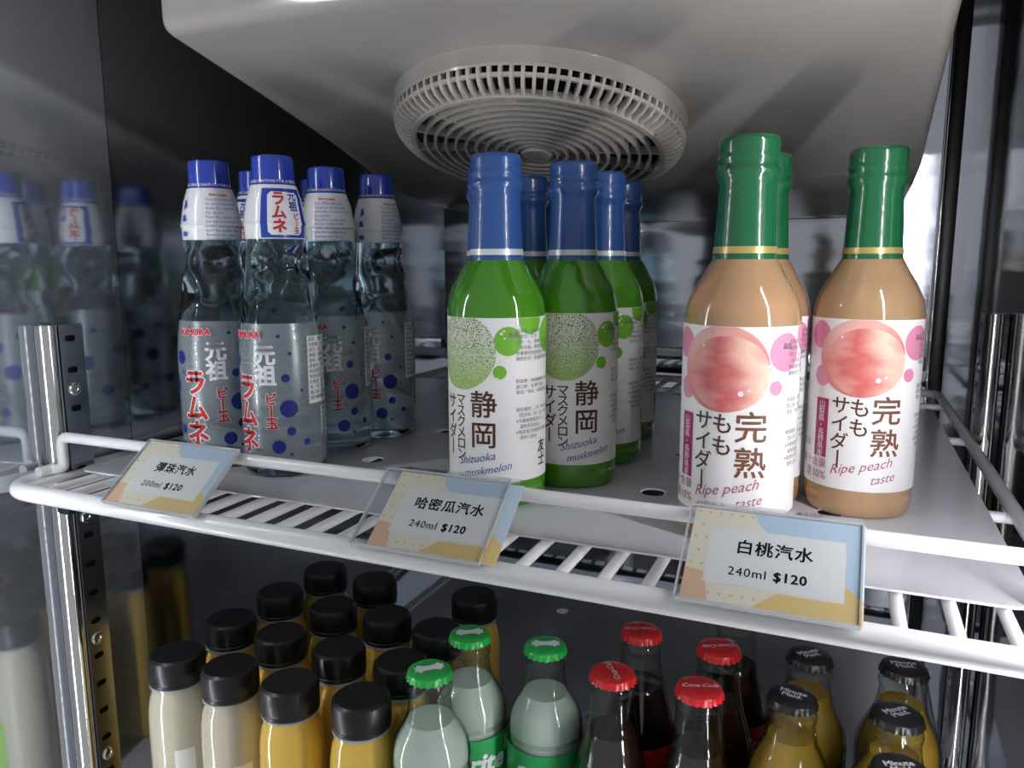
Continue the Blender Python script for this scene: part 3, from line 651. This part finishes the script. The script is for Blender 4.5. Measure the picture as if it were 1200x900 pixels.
cokes = [(.3596, .1128, 2.2, 'cola bottle with red crown cap nearest the lemon soda bottles'),
         (.3625, .1760, 3.5, 'cola bottle with red crown cap standing alone furthest left at the back'),
         (.4136, .1165, .35, 'cola bottle in front with red crown cap lettering the right way up'),
         (.4170, .1720, 3.6, 'cola bottle with red crown cap behind the front right cola'),
         (.4215, .2290, 0, 'cola bottle furthest back, its cap hidden by the shelf edge')]
c0 = None
def coke_label(l, R): link('label_print', wrap(glyphs('Coca-Cola', .016, 0, .104, bold=.0004, shear=.3), R, .0002), I_white, l, smooth=False)
for x, y, a, lb in cokes:
    if c0 is None: c0 = glass_bottle('cola_bottle', lb, (x, y, ZL), a, 'cola bottles on the lower shelf', CK, .155, M_coke, M_redcap, coke_face, I_white, ring_label(.092, .118, .0266, M_redlabel, coke_label))
    else: dup(c0, (x, y, ZL), a, lb)
burst = []
for k in range(18):
    u = -1 + 2 * k / 17
star_pts = [(-.0100, .0030), (-.0080, .0022), (-.0068, .0050), (-.0040, .0031), (0, .0026), (.0040, .0031), (.0068, .0050), (.0080, .0022), (.0100, .0030), (.0090, 0), (.0100, -.0030), (.0080, -.0022), (.0068, -.0050), (.0040, -.0031), (0, -.0026), (-.0040, -.0031), (-.0068, -.0050), (-.0080, -.0022), (-.0100, -.0030), (-.0090, 0)]
s0 = None
def spr_label(l, R):
    link('label_print', wrap(join(glyphs('Sprite', .020, 0, .110, bold=.0008, shear=.2)), R, .0002), I_white, l, smooth=False)
    link('info_print', wrap(poly_bm(rrect(.026, .034, .112, .124, .0012)), R, .0002), I_white, l, smooth=False)
for x, y, a, lb in [(.2504, .0697, .75, 'lemon soda bottle with green crown cap nearest the front'), (.2525, .1236, .55, 'lemon soda bottle with green crown cap behind the front one'), (.3075, .1290, .40, 'lemon soda bottle with green crown cap standing next to the colas')]:
    if s0 is None: s0 = glass_bottle('lemon_soda_bottle', lb, (x, y, ZL), a, 'lemon soda bottles on the lower shelf', SP_, .1605, M_sprite, M_grcap, poly_bm(star_pts), I_white, ring_label(.094, .128, .0264, M_grlabel, spr_label))
    else: dup(s0, (x, y, ZL), a, lb)
a0 = None
mm_face = glyphs('Minute\nMaid.', .0056, bold=.00018, line=.78)
def mm_label(l, R): pass
for x, y, a, lb in [(.4668, .1290, -.15, 'amber juice soda bottle with black crown cap closest to the colas'), (.4740, .1850, .75, 'amber juice soda bottle with black crown cap behind the one closest to the colas'), (.5237, .1330, .75, 'amber juice soda bottle with black crown cap in the middle of the right row'), (.5306, .1935, .3, 'amber juice soda bottle with black crown cap half hidden under the shelf edge'), (.5225, .0790, .4, 'amber juice soda bottle in front, cut off by the picture bottom')]:
    if a0 is None: a0 = glass_bottle('amber_soda_bottle', lb, (x, y, ZL), a, 'amber juice soda bottles on the lower shelf', MMp, .169, M_apple, M_bkcap, mm_face, I_white, ring_label(.060, .112, .0264, M_redlabel))
    else: dup(a0, (x, y, ZL), a, lb)
# black-capped juice bottles
JP = [(.018, 0), (.0205, .002), (.0218, .008), (.0221, .02), (.0221, .118), (.0216, .128), (.0202, .137), (.0182, .1435), (.0176, .147), (.0176, .149)]
def juice(label, loc, m, group, rz=0):
    t = thing('juice_bottle', label, 'bottle', loc, rz, group)
    link('bottle_body', bm_mesh(lathe(smooth_prof(JP, 3), 40), 'juice_body'), m, t)
    ob('neck_ring', lathe([(.0172, .1475), (.0196, .148), (.0196, .1495), (.0172, .150)], 40), M_edge, t)
    def fn(r, z, tt): return r + (.00022 * math.cos(60 * tt) if .1535 < z < .166 else 0)
    ob('cap', lathe([(.0193, .1502), (.0197, .1506), (.0197, .1525), (.0193, .1530), (.0196, .1540), (.0196, .1655), (.0190, .1685), (.0172, .1700), (.003, .1700)], 120, fn=fn), M_blackcap, t)
    return t
yellow = [(.2036, .0605, 'second from the front right corner, right of its row'), (.1478, .0568, ''), (.2034, .1111, ''), (.1501, .1102, ''), (.0949, .1110, ''), (.0411, .1150, ''), (.2029, .1653, ''), (.1539, .1700, ''), (.1027, .1675, ''), (.0430, .1728, ''), (.1054, .2262, ''), (.0483, .2299, ''), (.2028, .2320, '')]
ylab = ['yellow juice bottle with black screw cap, front row beside the lemon sodas', 'yellow juice bottle with black screw cap, front row beside the pale juice', 'yellow juice bottle behind the front one beside the lemon sodas', 'yellow juice bottle in the second row, third from the left wall', 'yellow juice bottle in the second row, second from the left wall', 'yellow juice bottle in the second row, nearest the left wall',
        'yellow juice bottle in the third row, partly behind a lemon soda cap', 'yellow juice bottle in the third row, third from the left wall', 'yellow juice bottle in the third row, second from the left wall', 'yellow juice bottle in the third row, nearest the left wall', 'yellow juice bottle in the back row, second from the left wall', 'yellow juice bottle in the back row, nearest the left wall', 'yellow juice bottle standing alone at the back behind the lemon sodas']
jg = 'black capped juice bottles on the lower shelf'
j0 = juice(ylab[0], (yellow[0][0], yellow[0][1], ZL), M_juice, jg)
for (x, y, _), lb in list(zip(yellow, ylab))[1:]: dup(j0, (x, y, ZL), random.uniform(0, 6), lb)
j1 = juice('pale cloudy juice bottle with black cap in the front row, nearest the left wall', (.0450, .0562, ZL), M_whitejuice, jg, .3)
lbm = wrap(poly_bm(rrect(-.012, .012, .045, .090, .002)), .0223, .0003)
link('label', lbm, M_lime, j1, smooth=False); link('label_frame', wrap(poly_bm(rrect(.006, .020, .052, .105, .001)), .0223, .0002), I_card, j1, smooth=False)
dup(j1, (.0949, .0570, ZL), .4, 'pale cloudy juice bottle with black cap in the front row, second from the left wall')

bpy.data.objects.remove(_to)
